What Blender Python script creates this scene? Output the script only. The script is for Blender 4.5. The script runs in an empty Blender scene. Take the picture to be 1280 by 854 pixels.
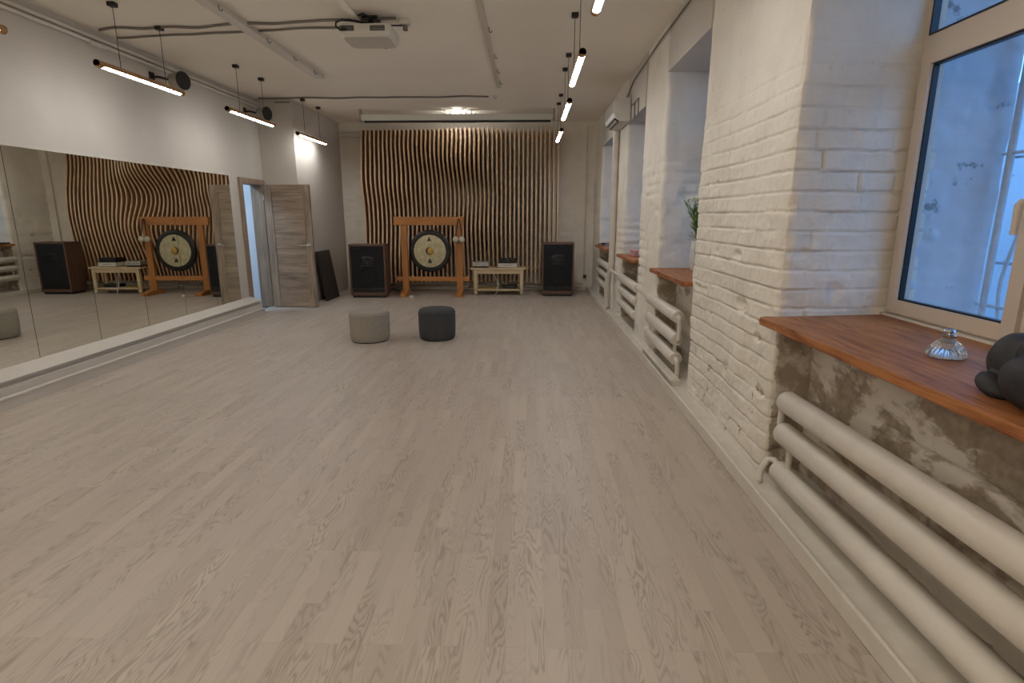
import bpy, math, random
from mathutils import Vector, noise, Matrix
random.seed(7)
sc = bpy.context.scene
C = sc.collection
PI = math.pi

# ------------------------------------------------------------------ helpers
def lin(c):
    return tuple(((v/255)/12.92 if v/255 <= .04045 else ((v/255+.055)/1.055)**2.4) for v in c)

class MB:
    def __init__(s):
        s.v = []; s.f = []; s.m = []; s.mi = 0
    def quad(s, *pts):
        n = len(s.v); s.v += [tuple(p) for p in pts]; s.f.append(tuple(range(n, n+len(pts)))); s.m.append(s.mi)
    def face(s, idx): s.f.append(tuple(idx)); s.m.append(s.mi)
    def box(s, x0, x1, y0, y1, z0, z1, M=None):
        if x0 > x1: x0, x1 = x1, x0
        if y0 > y1: y0, y1 = y1, y0
        if z0 > z1: z0, z1 = z1, z0
        n = len(s.v)
        P = [(x0,y0,z0),(x1,y0,z0),(x1,y1,z0),(x0,y1,z0),(x0,y0,z1),(x1,y0,z1),(x1,y1,z1),(x0,y1,z1)]
        if M is not None: P = [tuple(M @ Vector(p)) for p in P]
        s.v += P
        for q in ((0,3,2,1),(4,5,6,7),(0,1,5,4),(1,2,6,5),(2,3,7,6),(3,0,4,7)): s.face([n+i for i in q])
        return s
    def tube(s, pts, r, n=12, cap=True):
        pts = [Vector(p) for p in pts]; rs = r if isinstance(r, (list, tuple)) else [r]*len(pts)
        base = len(s.v); prev = None
        for i, p in enumerate(pts):
            a = pts[max(i-1, 0)]; b = pts[min(i+1, len(pts)-1)]
            t = (b-a).normalized()
            if prev is None:
                u = t.orthogonal().normalized()
            else:
                u = prev - t*prev.dot(t)
                u = u.normalized() if u.length > 1e-6 else t.orthogonal().normalized()
            prev = u; w = t.cross(u)
            for k in range(n):
                a_ = 2*PI*k/n
                s.v.append(tuple(p + (u*math.cos(a_)+w*math.sin(a_))*rs[i]))
        for i in range(len(pts)-1):
            for k in range(n):
                k2 = (k+1) % n
                s.face([base+i*n+k, base+i*n+k2, base+(i+1)*n+k2, base+(i+1)*n+k])
        if cap:
            s.face([base+k for k in range(n)][::-1]); s.face([base+(len(pts)-1)*n+k for k in range(n)])
        return s
    def lathe(s, prof, c=(0,0,0), n=32, M=None, squash=None):
        base = len(s.v)
        for (r, z) in prof:
            for k in range(n):
                a = 2*PI*k/n
                p = Vector((r*math.cos(a), r*math.sin(a), z))
                if M is not None: p = M @ p
                s.v.append(tuple(p + Vector(c)))
        for i in range(len(prof)-1):
            for k in range(n):
                k2 = (k+1) % n
                s.face([base+i*n+k, base+i*n+k2, base+(i+1)*n+k2, base+(i+1)*n+k])
        s.face([base+k for k in range(n)][::-1]); s.face([base+(len(prof)-1)*n+k for k in range(n)])
        return s
    def blob(s, c, r, n=20, m=14, M=None, wob=0.0, seed=0):
        base = len(s.v); c = Vector(c)
        for i in range(m+1):
            th = PI*i/m
            for k in range(n):
                a = 2*PI*k/n
                d = Vector((math.sin(th)*math.cos(a), math.sin(th)*math.sin(a), math.cos(th)))
                w = 1 + wob*noise.noise(d*1.7+Vector((seed, 0, 0)))
                p = Vector((d.x*r[0], d.y*r[1], d.z*r[2]))*w
                if M is not None: p = M @ p
                s.v.append(tuple(p+c))
        for i in range(m):
            for k in range(n):
                k2 = (k+1) % n
                s.face([base+i*n+k, base+(i+1)*n+k, base+(i+1)*n+k2, base+i*n+k2])
        return s
    def build(s, name, mats, parent=None, smooth=False, bevel=0, bseg=2, merge=True):
        off = Vector(parent_loc(parent)) if parent else Vector((0,0,0))
        me = bpy.data.meshes.new(name)
        me.from_pydata([tuple(Vector(p)-off) for p in s.v], [], s.f)
        if not isinstance(mats, (list, tuple)): mats = [mats]
        for m in mats: me.materials.append(m)
        for p, mi in zip(me.polygons, s.m): p.material_index = mi
        me.update()
        import bmesh
        bm = bmesh.new(); bm.from_mesh(me)
        if merge: bmesh.ops.remove_doubles(bm, verts=bm.verts, dist=1e-6)
        bmesh.ops.recalc_face_normals(bm, faces=bm.faces)
        if smooth:
            for f in bm.faces: f.smooth = True
            for e in bm.edges:
                if len(e.link_faces) == 2 and e.calc_face_angle(0) > math.radians(38): e.smooth = False
        bm.to_mesh(me); bm.free()
        o = bpy.data.objects.new(name, me); C.objects.link(o)
        if parent: o.parent = parent
        if bevel:
            b = o.modifiers.new('bevel', 'BEVEL'); b.width = bevel; b.segments = bseg; b.limit_method = 'ANGLE'; b.angle_limit = math.radians(40)
        return o

def parent_loc(o):
    L = Vector((0,0,0))
    while o is not None:
        L = L + Vector(o.location); o = o.parent
    return L

def tag(o, label, cat, group=None):
    o['label'] = label; o['category'] = cat
    if group: o['group'] = group
    return o
def thing(name, label, cat, loc=(0,0,0), group=None):
    o = bpy.data.objects.new(name, None); C.objects.link(o); o.location = loc
    o.empty_display_size = .1
    return tag(o, label, cat, group)
def struct(o):
    o['kind'] = 'structure'; return o
def dup(root, loc, label, rotz=None):
    r = root.copy(); C.objects.link(r); r.location = loc; r['label'] = label
    if rotz is not None: r.rotation_euler = (0,0,rotz)
    def rec(src, dst):
        for ch in list(src.children):
            c = ch.copy(); C.objects.link(c); c.parent = dst; rec(ch, c)
    rec(root, r)
    return r

# ------------------------------------------------------------------ materials
def mat(name, col=(200,200,200), rough=.6, metal=0, spec=.5, emis=None, es=0, coat=0):
    m = bpy.data.materials.new(name); m.use_nodes = True
    b = m.node_tree.nodes['Principled BSDF']
    b.inputs['Base Color'].default_value = (*lin(col), 1)
    b.inputs['Roughness'].default_value = rough; b.inputs['Metallic'].default_value = metal
    b.inputs['Specular IOR Level'].default_value = spec
    b.inputs['Coat Weight'].default_value = coat
    if emis:
        b.inputs['Emission Color'].default_value = (*emis, 1); b.inputs['Emission Strength'].default_value = es
    return m
def N(m, t, **kw):
    n = m.node_tree.nodes.new(t)
    for k, v in kw.items(): setattr(n, k, v)
    return n
def L(m, a, b): m.node_tree.links.new(a, b)
def bsdf(m): return m.node_tree.nodes['Principled BSDF']
def coords(m, scale=(1,1,1), rot=(0,0,0), kind='Object'):
    tc = N(m, 'ShaderNodeTexCoord'); mp = N(m, 'ShaderNodeMapping')
    mp.inputs['Scale'].default_value = scale; mp.inputs['Rotation'].default_value = rot
    L(m, tc.outputs[kind], mp.inputs['Vector']); return mp.outputs['Vector']
def noise_n(m, vec, scale, detail=4, rough=.5, dist=0):
    n = N(m, 'ShaderNodeTexNoise'); n.inputs['Scale'].default_value = scale; n.inputs['Detail'].default_value = detail
    n.inputs['Roughness'].default_value = rough; n.inputs['Distortion'].default_value = dist
    L(m, vec, n.inputs['Vector']); return n
def ramp(m, fac, stops):
    r = N(m, 'ShaderNodeValToRGB'); e = r.color_ramp.elements
    while len(e) < len(stops): e.new(.5)
    for i, (p, c) in enumerate(stops):
        e[i].position = p; e[i].color = (*(lin(c) if max(c) > 1 else c), 1)
    L(m, fac, r.inputs['Fac']); return r.outputs['Color']
def math_n(m, op, a, b=None, clamp=False):
    n = N(m, 'ShaderNodeMath', operation=op); n.use_clamp = clamp
    for i, x in enumerate((a, b)):
        if x is None: continue
        if isinstance(x, (int, float)): n.inputs[i].default_value = x
        else: L(m, x, n.inputs[i])
    return n.outputs[0]
def mix(m, fac, a, b, mode='MIX'):
    n = N(m, 'ShaderNodeMix', data_type='RGBA', blend_type=mode)
    if isinstance(fac, (int, float)): n.inputs['Factor'].default_value = fac
    else: L(m, fac, n.inputs['Factor'])
    for s, x in (('A', a), ('B', b)):
        i = [q for q in n.inputs if q.name == s and q.type == 'RGBA'][0]
        if isinstance(x, tuple): i.default_value = (*(lin(x) if max(x) > 1 else x), 1)
        else: L(m, x, i)
    return [q for q in n.outputs if q.type == 'RGBA'][0]
def bump(m, h, strength=.3, dist=.01):
    b = N(m, 'ShaderNodeBump'); b.inputs['Strength'].default_value = strength; b.inputs['Distance'].default_value = dist
    L(m, h, b.inputs['Height']); L(m, b.outputs['Normal'], bsdf(m).inputs['Normal'])

def noisy(name, c1, c2, scale=6, rough=.7, bstr=.15, bscale=60, stretch=(1,1,1), **kw):
    m = mat(name, c1, rough, **kw); v = coords(m, stretch)
    n = noise_n(m, v, scale, 5, .6); col = ramp(m, n.outputs['Fac'], [(.35, c1), (.65, c2)])
    L(m, col, bsdf(m).inputs['Base Color'])
    if bstr:
        n2 = noise_n(m, v, bscale, 4); bump(m, n2.outputs['Fac'], bstr, .004)
    return m
def wood(name, c1, c2, axis='Z', scale=1.0, rough=.5, bstr=.12, coat=0):
    m = mat(name, c1, rough, coat=coat)
    st = {'X': (1.2,14,14), 'Y': (14,1.2,14), 'Z': (14,14,1.2)}[axis]
    v = coords(m, tuple(a*scale for a in st))
    n = noise_n(m, v, 2.2, 6, .6, .8); n2 = noise_n(m, v, 9, 4, .6)
    f = math_n(m, 'ADD', math_n(m, 'MULTIPLY', n.outputs['Fac'], .75), math_n(m, 'MULTIPLY', n2.outputs['Fac'], .25))
    L(m, ramp(m, f, [(.36, c1), (.62, c2)]), bsdf(m).inputs['Base Color'])
    bump(m, n2.outputs['Fac'], bstr, .002)
    return m

M = {}
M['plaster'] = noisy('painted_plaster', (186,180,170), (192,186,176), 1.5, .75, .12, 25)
M['ceiling'] = noisy('ceiling_paint', (236,229,217), (240,234,222), .9, .8, .08, 30)
M['ceiltrack'] = noisy('track_white', (196,190,180), (204,198,188), 4, .5, .05, 30)
M['white_pipe'] = noisy('white_enamel', (205,199,188), (196,189,177), 5, .42, .12, 25)
M['white_trim'] = noisy('white_trim', (206,201,190), (198,192,180), 4, .5, .05, 40)
M['pvc'] = mat('white_pvc', (205,192,176), .35)
M['black'] = noisy('black_cloth', (8,8,10), (12,12,14), 30, .8, .1, 200)
M['blackgloss'] = mat('black_plastic', (14,14,15), .35)
M['darkmetal'] = mat('dark_metal', (52,50,50), .45, .6)
M['chrome'] = mat('chrome', (200,200,200), .15, 1)
M['walnut'] = wood('walnut', (78,54,42), (104,76,60), 'Z', .8)
M['gongwood'] = wood('orange_wood', (156,100,48), (178,120,62), 'Z', .6, .45)
M['gongwoodx'] = wood('orange_wood_beam', (160,104,50), (182,122,64), 'X', .6, .45)
M['pale'] = wood('pale_birch', (188,164,128), (204,184,150), 'X', .5, .5)
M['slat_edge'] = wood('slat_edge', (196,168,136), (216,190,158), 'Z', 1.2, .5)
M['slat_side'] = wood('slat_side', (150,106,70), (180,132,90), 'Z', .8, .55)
M['doorwood'] = wood('grey_oak', (108,92,76), (154,136,116), 'Z', .55, .5)
M['doorwoodx'] = wood('grey_oak_panel', (106,90,74), (156,136,114), 'X', .45, .5)
M['doorframe'] = wood('grey_oak_frame', (120,102,84), (150,132,110), 'Z', .6, .5)
M['silltop'] = None
M['pouf_l'] = noisy('light_grey_felt', (138,131,120), (148,141,130), 40, .95, .5, 220)
M['pouf_d'] = noisy('charcoal_felt', (56,57,58), (64,65,66), 40, .95, .5, 220)
M['greyplastic'] = mat('grey_plastic', (150,146,134), .45)
M['whiteplastic'] = mat('white_plastic', (196,192,182), .4)
M['silver'] = mat('brushed_silver', (176,176,172), .35, .5)
M['cable'] = mat('grey_cable', (120,112,102), .6)
M['blackcable'] = mat('black_cable', (22,21,21), .5)
M['stone'] = noisy('black_stone', (30,30,32), (46,46,48), 14, .62, .5, 45)
M['leaf'] = noisy('green_leaf', (74,104,46), (120,146,72), 12, .5, .05, 40)
M['petal'] = mat('cream_petal', (210,208,180), .6)
M['vase'] = mat('white_ceramic', (206,206,202), .35)
M['tubewood'] = wood('lamp_wood', (150,110,66), (176,136,88), 'Y', 1, .5)
M['brownboard'] = noisy('dark_brown_board', (46,38,32), (56,47,40), 12, .6, .1, 60)
M['blind'] = mat('screen_housing_white', (205,206,196), .4)
M['felt_white'] = noisy('white_felt', (206,198,180), (190,182,164), 30, .95, .4, 150)
M['led'] = mat('led_diffuser', (255,240,235), .5, emis=(1.0,.98,.97), es=27)
M['pink'] = noisy('pink_cloth', (176,128,124), (190,146,142), 10, .9, .3, 60)
M['cobalt'] = mat('blue_cover', (46,66,104), .5)
M['skycover'] = mat('light_blue_cover', (104,140,166), .5)
M['redcover'] = mat('dark_red_cover', (128,42,36), .5)
M['darkcover'] = mat('dark_cover', (36,38,46), .5)
M['yellow'] = mat('yellow_paper', (170,150,70), .7)
M['tarfloor'] = noisy('blue_grey_carpet', (52,60,84), (60,68,92), 30, .9, .2, 150)
M['coolwall'] = noisy('cool_white_wall', (200,206,212), (206,211,216), 2, .8, .05, 30)
M['asphalt'] = noisy('yard_ground', (120,122,124), (140,142,144), 3, .9, .2, 30)
M['facade'] = noisy('pale_facade', (190,196,204), (206,210,216), 1, .8, .2, 12)
M['iron'] = noisy('white_painted_iron', (190,196,202), (206,210,214), 20, .5, .1, 60)
M['downpipe'] = mat('grey_galvanised_pipe', (128,136,148), .5, .3)

m = M['facade']; v = coords(m); n7 = noise_n(m, v, 5.5, 6, .6); bc = bsdf(m).inputs['Base Color']
old = bc.links[0].from_socket
L(m, mix(m, ramp(m, n7.outputs['Fac'], [(.63, (0,0,0)), (.67, (.8,.8,.8))]), old, (104,112,122)), bc)
# glass panes: thin architectural glass
def glassmat(name, rough=0.0, tint=(.96,.98,1)):
    m = bpy.data.materials.new(name); m.use_nodes = True; nt = m.node_tree; nt.nodes.clear()
    o = N(m, 'ShaderNodeOutputMaterial'); t = N(m, 'ShaderNodeBsdfTransparent'); g = N(m, 'ShaderNodeBsdfGlossy')
    t.inputs['Color'].default_value = (*tint, 1); g.inputs['Roughness'].default_value = rough
    lw_ = N(m, 'ShaderNodeLayerWeight'); lw_.inputs['Blend'].default_value = .5
    f = N(m, 'ShaderNodeMath', operation='MULTIPLY_ADD'); L(m, math_n(m, 'POWER', lw_.outputs['Facing'], 4.0), f.inputs[0]); f.inputs[1].default_value = .5; f.inputs[2].default_value = .035
    x = N(m, 'ShaderNodeMixShader'); L(m, f.outputs[0], x.inputs[0]); L(m, t.outputs[0], x.inputs[1]); L(m, g.outputs[0], x.inputs[2])
    L(m, x.outputs[0], o.inputs['Surface']); return m
M['glass'] = glassmat('window_glass')
mm = mat('clear_glass', (235,240,242), .04); bsdf(mm).inputs['Transmission Weight'].default_value = .92; M['clearglass'] = mm
mir = mat('mirror_silver', (238,238,228), 0.0, 1.0); bsdf(mir).inputs['Roughness'].default_value = .003; M['mirror'] = mir

# orange stained sill planks
m = mat('stained_sill', (140,78,40), .5, spec=.3); v = coords(m, (9,1.1,9))
n1 = noise_n(m, v, 2.4, 6, .6, 1.1); n2 = noise_n(m, v, 10, 4)
f = math_n(m, 'ADD', math_n(m, 'MULTIPLY', n1.outputs['Fac'], .8), math_n(m, 'MULTIPLY', n2.outputs['Fac'], .2))
L(m, ramp(m, f, [(.3, (84,48,28)), (.42, (136,84,48)), (.62, (172,114,68))]), bsdf(m).inputs['Base Color'])
bump(m, n2.outputs['Fac'], .1, .002); M['sill'] = m

# floor: narrow grey whitewashed oak strips running along the room
m = mat('oak_strip_floor', (150,138,122), .42, spec=.4)
v = coords(m, (1,1,1), (0,0,PI/2))
br = N(m, 'ShaderNodeTexBrick'); L(m, v, br.inputs['Vector'])
br.offset = .37; br.offset_frequency = 3; br.squash = 1
br.inputs['Color1'].default_value = (0,0,0,1); br.inputs['Color2'].default_value = (1,1,1,1); br.inputs['Mortar'].default_value = (.5,.5,.5,1)
br.inputs['Scale'].default_value = 1; br.inputs['Mortar Size'].default_value = .0006; br.inputs['Mortar Smooth'].default_value = .2
br.inputs['Bias'].default_value = 0; br.inputs['Brick Width'].default_value = .55; br.inputs['Row Height'].default_value = .071
rnd = br.outputs['Color']
sep = N(m, 'ShaderNodeSeparateColor'); L(m, rnd, sep.inputs[0]); rv = sep.outputs[0]
off = N(m, 'ShaderNodeCombineXYZ'); L(m, math_n(m, 'MULTIPLY', rv, 37.0), off.inputs[0]); L(m, math_n(m, 'MULTIPLY', rv, 91.0), off.inputs[1])
tc = N(m, 'ShaderNodeTexCoord'); add = N(m, 'ShaderNodeVectorMath', operation='ADD'); L(m, tc.outputs['Object'], add.inputs[0]); L(m, off.outputs[0], add.inputs[1])
mp = N(m, 'ShaderNodeMapping'); mp.inputs['Scale'].default_value = (7.5,1.15,1); L(m, add.outputs[0], mp.inputs['Vector'])
g1 = noise_n(m, mp.outputs[0], 1.3, 2.5, .5, .35)
rings = math_n(m, 'SINE', math_n(m, 'MULTIPLY', g1.outputs['Fac'], 125.0))
rings = math_n(m, 'MULTIPLY', math_n(m, 'ADD', rings, 1.0), .5)
rings = math_n(m, 'POWER', rings, 2.5)
gm = noise_n(m, mp.outputs[0], .9, 2); gmask = ramp(m, gm.outputs['Fac'], [(.42, (0,0,0)), (.6, (1,1,1))])
mp2 = N(m, 'ShaderNodeMapping'); mp2.inputs['Scale'].default_value = (60,3,1); L(m, add.outputs[0], mp2.inputs['Vector'])
g2 = noise_n(m, mp2.outputs[0], 3, 3)
base = ramp(m, rv, [(0, (168,156,144)), (.2, (173,162,149)), (.5, (176,165,153)), (.8, (179,168,156)), (1, (184,173,159))])
big = noise_n(m, tc.outputs['Object'], .5, 2)
base = mix(m, math_n(m, 'MULTIPLY', big.outputs['Fac'], .35), base, (176,166,155))
sg = N(m, 'ShaderNodeSeparateColor'); L(m, gmask, sg.inputs[0])
base = mix(m, math_n(m, 'MULTIPLY', math_n(m, 'MULTIPLY', rings, sg.outputs[0]), .5), base, (118,104,90))
base = mix(m, math_n(m, 'MULTIPLY', g2.outputs['Fac'], .22), base, (148,136,124))
base = mix(m, math_n(m, 'MULTIPLY', br.outputs['Fac'], .25), base, (110,98,86))
L(m, base, bsdf(m).inputs['Base Color'])
L(m, ramp(m, g2.outputs['Fac'], [(.3, (.36,.36,.36)), (.7, (.5,.5,.5))]), bsdf(m).inputs['Roughness'])
bump(m, math_n(m, 'SUBTRACT', g2.outputs['Fac'], math_n(m, 'MULTIPLY', br.outputs['Fac'], 2.0)), .08, .002)
M['floor'] = m

# lime-washed brick: mesh carries the relief, shader adds fine crust
def brickmat(name, dirty, low=False):
    m = mat(name, (206,200,188), .8); v = coords(m)
    n1 = noise_n(m, v, 3, 5, .6); col = ramp(m, n1.outputs['Fac'], [(.3, (212,205,192)), (.6, (222,216,204))])
    n3 = noise_n(m, v, 11, 6, .7)
    col = mix(m, ramp(m, n3.outputs['Fac'], [(.62, (0,0,0)), (.75, (.45,.45,.45))]), col, (158,142,120))
    if dirty:
        v2 = coords(m, (1,.55,1.3)); n4 = noise_n(m, v2, 2.3, 8, .62, .4)
        f4 = ramp(m, n4.outputs['Fac'], [(dirty, (0,0,0)), (dirty+.05, (.85,.85,.85))])
        n5 = noise_n(m, v, 22, 5)
        col = mix(m, f4, col, ramp(m, n5.outputs['Fac'], [(.35, (128,112,92)), (.65, (160,144,122))]))
    if low:
        sx = N(m, 'ShaderNodeSeparateXYZ'); L(m, v, sx.inputs[0])
        n6 = noise_n(m, v, 6, 6, .65)
        lowz = math_n(m, 'LESS_THAN', math_n(m, 'ADD', sx.outputs[2], math_n(m, 'MULTIPLY', n6.outputs['Fac'], .12)), .96)
        inn = math_n(m, 'GREATER_THAN', math_n(m, 'ADD', sx.outputs[0], math_n(m, 'MULTIPLY', n6.outputs['Fac'], .12)), 1.375)
        f6 = ramp(m, n6.outputs['Fac'], [(.40, (.15,.15,.15)), (.52, (.85,.85,.85))])
        sg6 = N(m, 'ShaderNodeSeparateColor'); L(m, f6, sg6.inputs[0])
        col = mix(m, math_n(m, 'MULTIPLY', math_n(m, 'MULTIPLY', lowz, inn), sg6.outputs[0]), col, (150,134,112))
    L(m, col, bsdf(m).inputs['Base Color'])
    a = noise_n(m, v, 45, 6, .65); b = noise_n(m, v, 12, 5, .6)
    bump(m, math_n(m, 'ADD', math_n(m, 'MULTIPLY', a.outputs['Fac'], .35), b.outputs['Fac']), .35, .012)
    return m
M['brick'] = brickmat('limewashed_brick', 0, True)
M['brickdirty'] = brickmat('peeling_brick', .53)

def brick_disp(s, z, amp=.013, smooth_top=2.15):
    P = Vector((s*1.3, z*1.3, 4.7))
    fade = 1.0 if z < smooth_top-.35 else max(0.0, 1-(z-(smooth_top-.35))/.6)
    h = .098
    zz = z + .007*noise.noise(Vector((s*2.2, z*.8, 1.3))) + .0035*noise.noise(Vector((s*17, z*5, 6.1)))
    row = math.floor(zz/h); fz = (zz/h-row)*h
    L_ = .255 if row % 2 else .20
    ss = s + (row*.1273 % L_) + .03*noise.noise(Vector((row*3.1, 0.3, s*.9)))
    k = math.floor(ss/L_); fs = (ss/L_-k)*L_
    dz = min(fz, h-fz); ds = min(fs, L_-fs)
    def st(a, w): t = max(0, min(1, a/w)); return t*t*(3-2*t)
    mj = noise.noise(Vector((s*1.1+9, z*1.6, 2)))           # joints come and go under the paint
    hd = st(dz, .0075+.003*mj); vd = st(ds, .008)
    mk = noise.noise(Vector((s*6+2, z*9, 5)))
    hd = 1-(1-hd)*max(.1, min(1.3, .75+mj*1.2+mk*.8)); vd = 1-(1-vd)*max(.0, min(1, .15+mj*1.3+mk))
    bd = min(hd, vd)
    rb = random_at(row, k)
    d = amp*1.25*fade*(bd-.55) + .006*fade*(rb-.5)
    d += .012*noise.noise(P)*(.4+.6*fade) + .009*noise.noise(P*4.5)*(.3+.7*fade) + .0045*noise.noise(P*15)*fade + .0025*noise.noise(P*34)*fade
    hole = noise.noise(Vector((s*5+3, z*7, 8)))
    if hole > .52: d -= (hole-.52)*.09*fade
    return d
def random_at(a, b):
    x = math.sin(a*127.1+b*311.7)*43758.5453; return x-math.floor(x)

def extrude_path(name, path, z0, z1, step, mats, amp=.013, stz=None, smooth_top=2.15, extra=None, zfun=None):
    """path: list of (x,y); normals to the left-hand side; displaced brick relief"""
    stz = stz or step
    pts = []; s = 0
    for i in range(len(path)-1):
        a = Vector(path[i]); b = Vector(path[i+1]); l = (b-a).length; n = max(1, round(l/step))
        t = (b-a)/l; nr = Vector((t.y, -t.x))
        for k in range(n):
            pts.append([a+(b-a)*k/n, nr, s+l*k/n])
        s += l
        if i == len(path)-2: pts.append([b, nr, s])
    # smooth normals near corners
    nn = []
    for i in range(len(pts)):
        acc = Vector((0,0))
        for j in range(-2, 3):
            q = min(max(i+j, 0), len(pts)-1); acc += pts[q][1]
        nn.append(acc.normalized())
    nz = max(1, round((z1-z0)/stz))
    mb = MB(); W = len(pts)
    corner_s = []
    acc = 0
    for i in range(len(path)-1):
        acc += (Vector(path[i+1])-Vector(path[i])).length
        if i < len(path)-2: corner_s.append(acc)
    for j in range(nz+1):
        z = z0+(z1-z0)*j/nz
        for i, (p, _, s_) in enumerate(pts):
            d = brick_disp(s_+path[0][1]*3.1, z, amp, smooth_top)
            for cs in corner_s:
                q = abs(s_-cs)
                if q < .035: d -= .010*(1-q/.035)**1.5 + .022*max(0, noise.noise(Vector((cs, z*9, 3)))+.1)*(1-q/.035)
            if extra: d += extra(s_, z)
            x = p.x+nn[i].x*d; y = p.y+nn[i].y*d
            mb.v.append((x, y, z))
    for j in range(nz):
        for i in range(W-1):
            a = j*W+i; mb.face([a, a+1, a+1+W, a+W])
    o = mb.build(name, mats, smooth=False, merge=False)
    for p in o.data.polygons: p.use_smooth = True
    return struct(o)

# ------------------------------------------------------------------ room shell
ZC = 3.2; XR = 1.3; XL = -4.2; YB = 11.3; YF = -2.6; XA = -3.65; YA = 9.1
DY0, DY1, DZ = 8.36, 9.0, 1.93            # doorway in the left wall
struct(MB().box(XL-.0, 2.1, YF, YB+.2, -.1, 0).build('floor', M['floor']))
struct(MB().box(XL-.2, 2.0, YF-.1, YB+.2, ZC, ZC+.12).build('ceiling', M['ceiling']))
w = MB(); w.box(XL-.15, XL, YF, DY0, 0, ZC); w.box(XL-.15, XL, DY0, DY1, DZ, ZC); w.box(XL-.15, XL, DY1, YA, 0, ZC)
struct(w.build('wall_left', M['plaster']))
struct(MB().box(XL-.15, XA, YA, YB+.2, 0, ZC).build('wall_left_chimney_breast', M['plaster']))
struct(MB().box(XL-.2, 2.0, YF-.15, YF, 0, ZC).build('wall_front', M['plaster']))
extrude_path('wall_back', [(XR+.05, YB), (XA-.02, YB)], 0, ZC, .03, M['brick'], amp=.008, smooth_top=2.6)

# right wall: piers, parapets under the sills, lintels
niches = [(1.30, 3.0, 2.85), (4.42, 5.68, 2.76), (6.68, 7.82, 2.64), (8.95, 10.35, 2.64)]
XW = 1.92
ZL = .07
def pier(y0, y1, step, stz):
    extrude_path('wall_right', [(XW+.12, y1-.05), (XR, y1), (XR, y0), (XW+.12, y0+.11)], 0, ZC, step, M['brick'], stz=stz)
pier(2.9, 4.42, .0095, .0078)
pier(5.68, 6.68, .02, .02)
pier(7.82, 8.95, .025, .025)
extrude_path('wall_right', [(XR, YB+.05), (XR, 10.35), (XW+.1, 10.35)], 0, ZC, .03, M['brick'])
extrude_path('wall_right', [(XW+.12, 1.30), (XR, 1.22), (XR, YF)], 0, ZC, .04, M['brick'])
for i, (a, b, t) in enumerate(niches):
    l = MB(); l.box(XR-.004, XW+.1, a-.0, b+.0, t, ZC)
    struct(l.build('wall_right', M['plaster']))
    st = .015 if i == 0 else .03
    extrude_path('wall_right', [(1.52, b+.03), (1.52, a-.03)], 0, .93, st, M['brickdirty'], amp=.016, smooth_top=9,
                 extra=lambda s, z: .02*noise.noise(Vector((s*2.2, z*2.5, 31))) )
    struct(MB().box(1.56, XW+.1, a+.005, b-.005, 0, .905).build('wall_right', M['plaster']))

# low painted plinth along the right wall and white edging strip
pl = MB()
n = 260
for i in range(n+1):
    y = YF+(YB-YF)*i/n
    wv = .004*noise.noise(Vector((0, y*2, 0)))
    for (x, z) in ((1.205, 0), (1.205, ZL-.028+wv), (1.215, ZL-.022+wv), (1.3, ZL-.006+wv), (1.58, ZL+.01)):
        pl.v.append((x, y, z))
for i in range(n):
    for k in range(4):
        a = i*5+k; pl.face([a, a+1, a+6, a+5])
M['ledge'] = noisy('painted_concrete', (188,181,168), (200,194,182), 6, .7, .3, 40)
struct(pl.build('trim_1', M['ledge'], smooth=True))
struct(MB().box(1.168, 1.188, YF, YB-.02, 0, ZL+.014).build('baseboard_right', M['white_pipe'], bevel=.006))
struct(MB().box(1.21, 1.29, 4.55, 5.75, ZL-.03, ZL+.035).build('trim_2', M['white_pipe'], bevel=.008))

# stepped plinth under the mirrors
prof = [(-3.97, 0), (-3.97, .088), (-3.985, .095), (-4.005, .095), (-4.005, .16), (-4.045, .165), (-4.045, .19), (-4.01, .198), (-4.01, .21), (-4.165, .262), (-4.2, .262)]
pb = MB(); y0, y1 = YF, 8.27
for i in range(len(prof)-1):
    (xa, za), (xb, zb) = prof[i], prof[i+1]
    pb.quad((xa, y0, za), (xb, y0, zb), (xb, y1, zb), (xa, y1, za))
pb.quad(*[(x, y1, z) for x, z in prof+[(-4.2, 0)]])
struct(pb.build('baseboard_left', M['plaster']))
struct(MB().box(-3.982, -3.964, YF, 8.272, .082, .097).build('trim_3', M['white_pipe'], bevel=.004))
struct(MB().box(XA, 1.3, 11.255, 11.275, 0, .05).build('baseboard_back', M['white_trim']))

# mirrors: tall panels butted together
seams = [.9, 1.62, 2.34, 3.07, 3.8, 4.54, 5.25, 5.96, 6.66, 7.37, 8.0]
MX = -4.172
ord_ = ['tenth', 'ninth', 'eighth', 'seventh', 'sixth', 'fifth', 'fourth', 'third', 'second']
for i in range(len(seams)-1):
    a, b = seams[i], seams[i+1]
    mpn = MB(); mpn.box(MX-.012, MX, a+.0025, b-.0025, .262, 2.0)
    lab = 'wall mirror panel closest to the doorway' if i == len(seams)-2 else 'tall frameless mirror panel, %s from the doorway' % ord_[i]
    tag(mpn.build('mirror_panel', M['mirror']), lab, 'mirror', 'mirror panels along the left wall')
struct(MB().box(XL, MX-.012, .9, 8.0, .262, 2.0).build('trim_4', M['darkmetal']))

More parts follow.
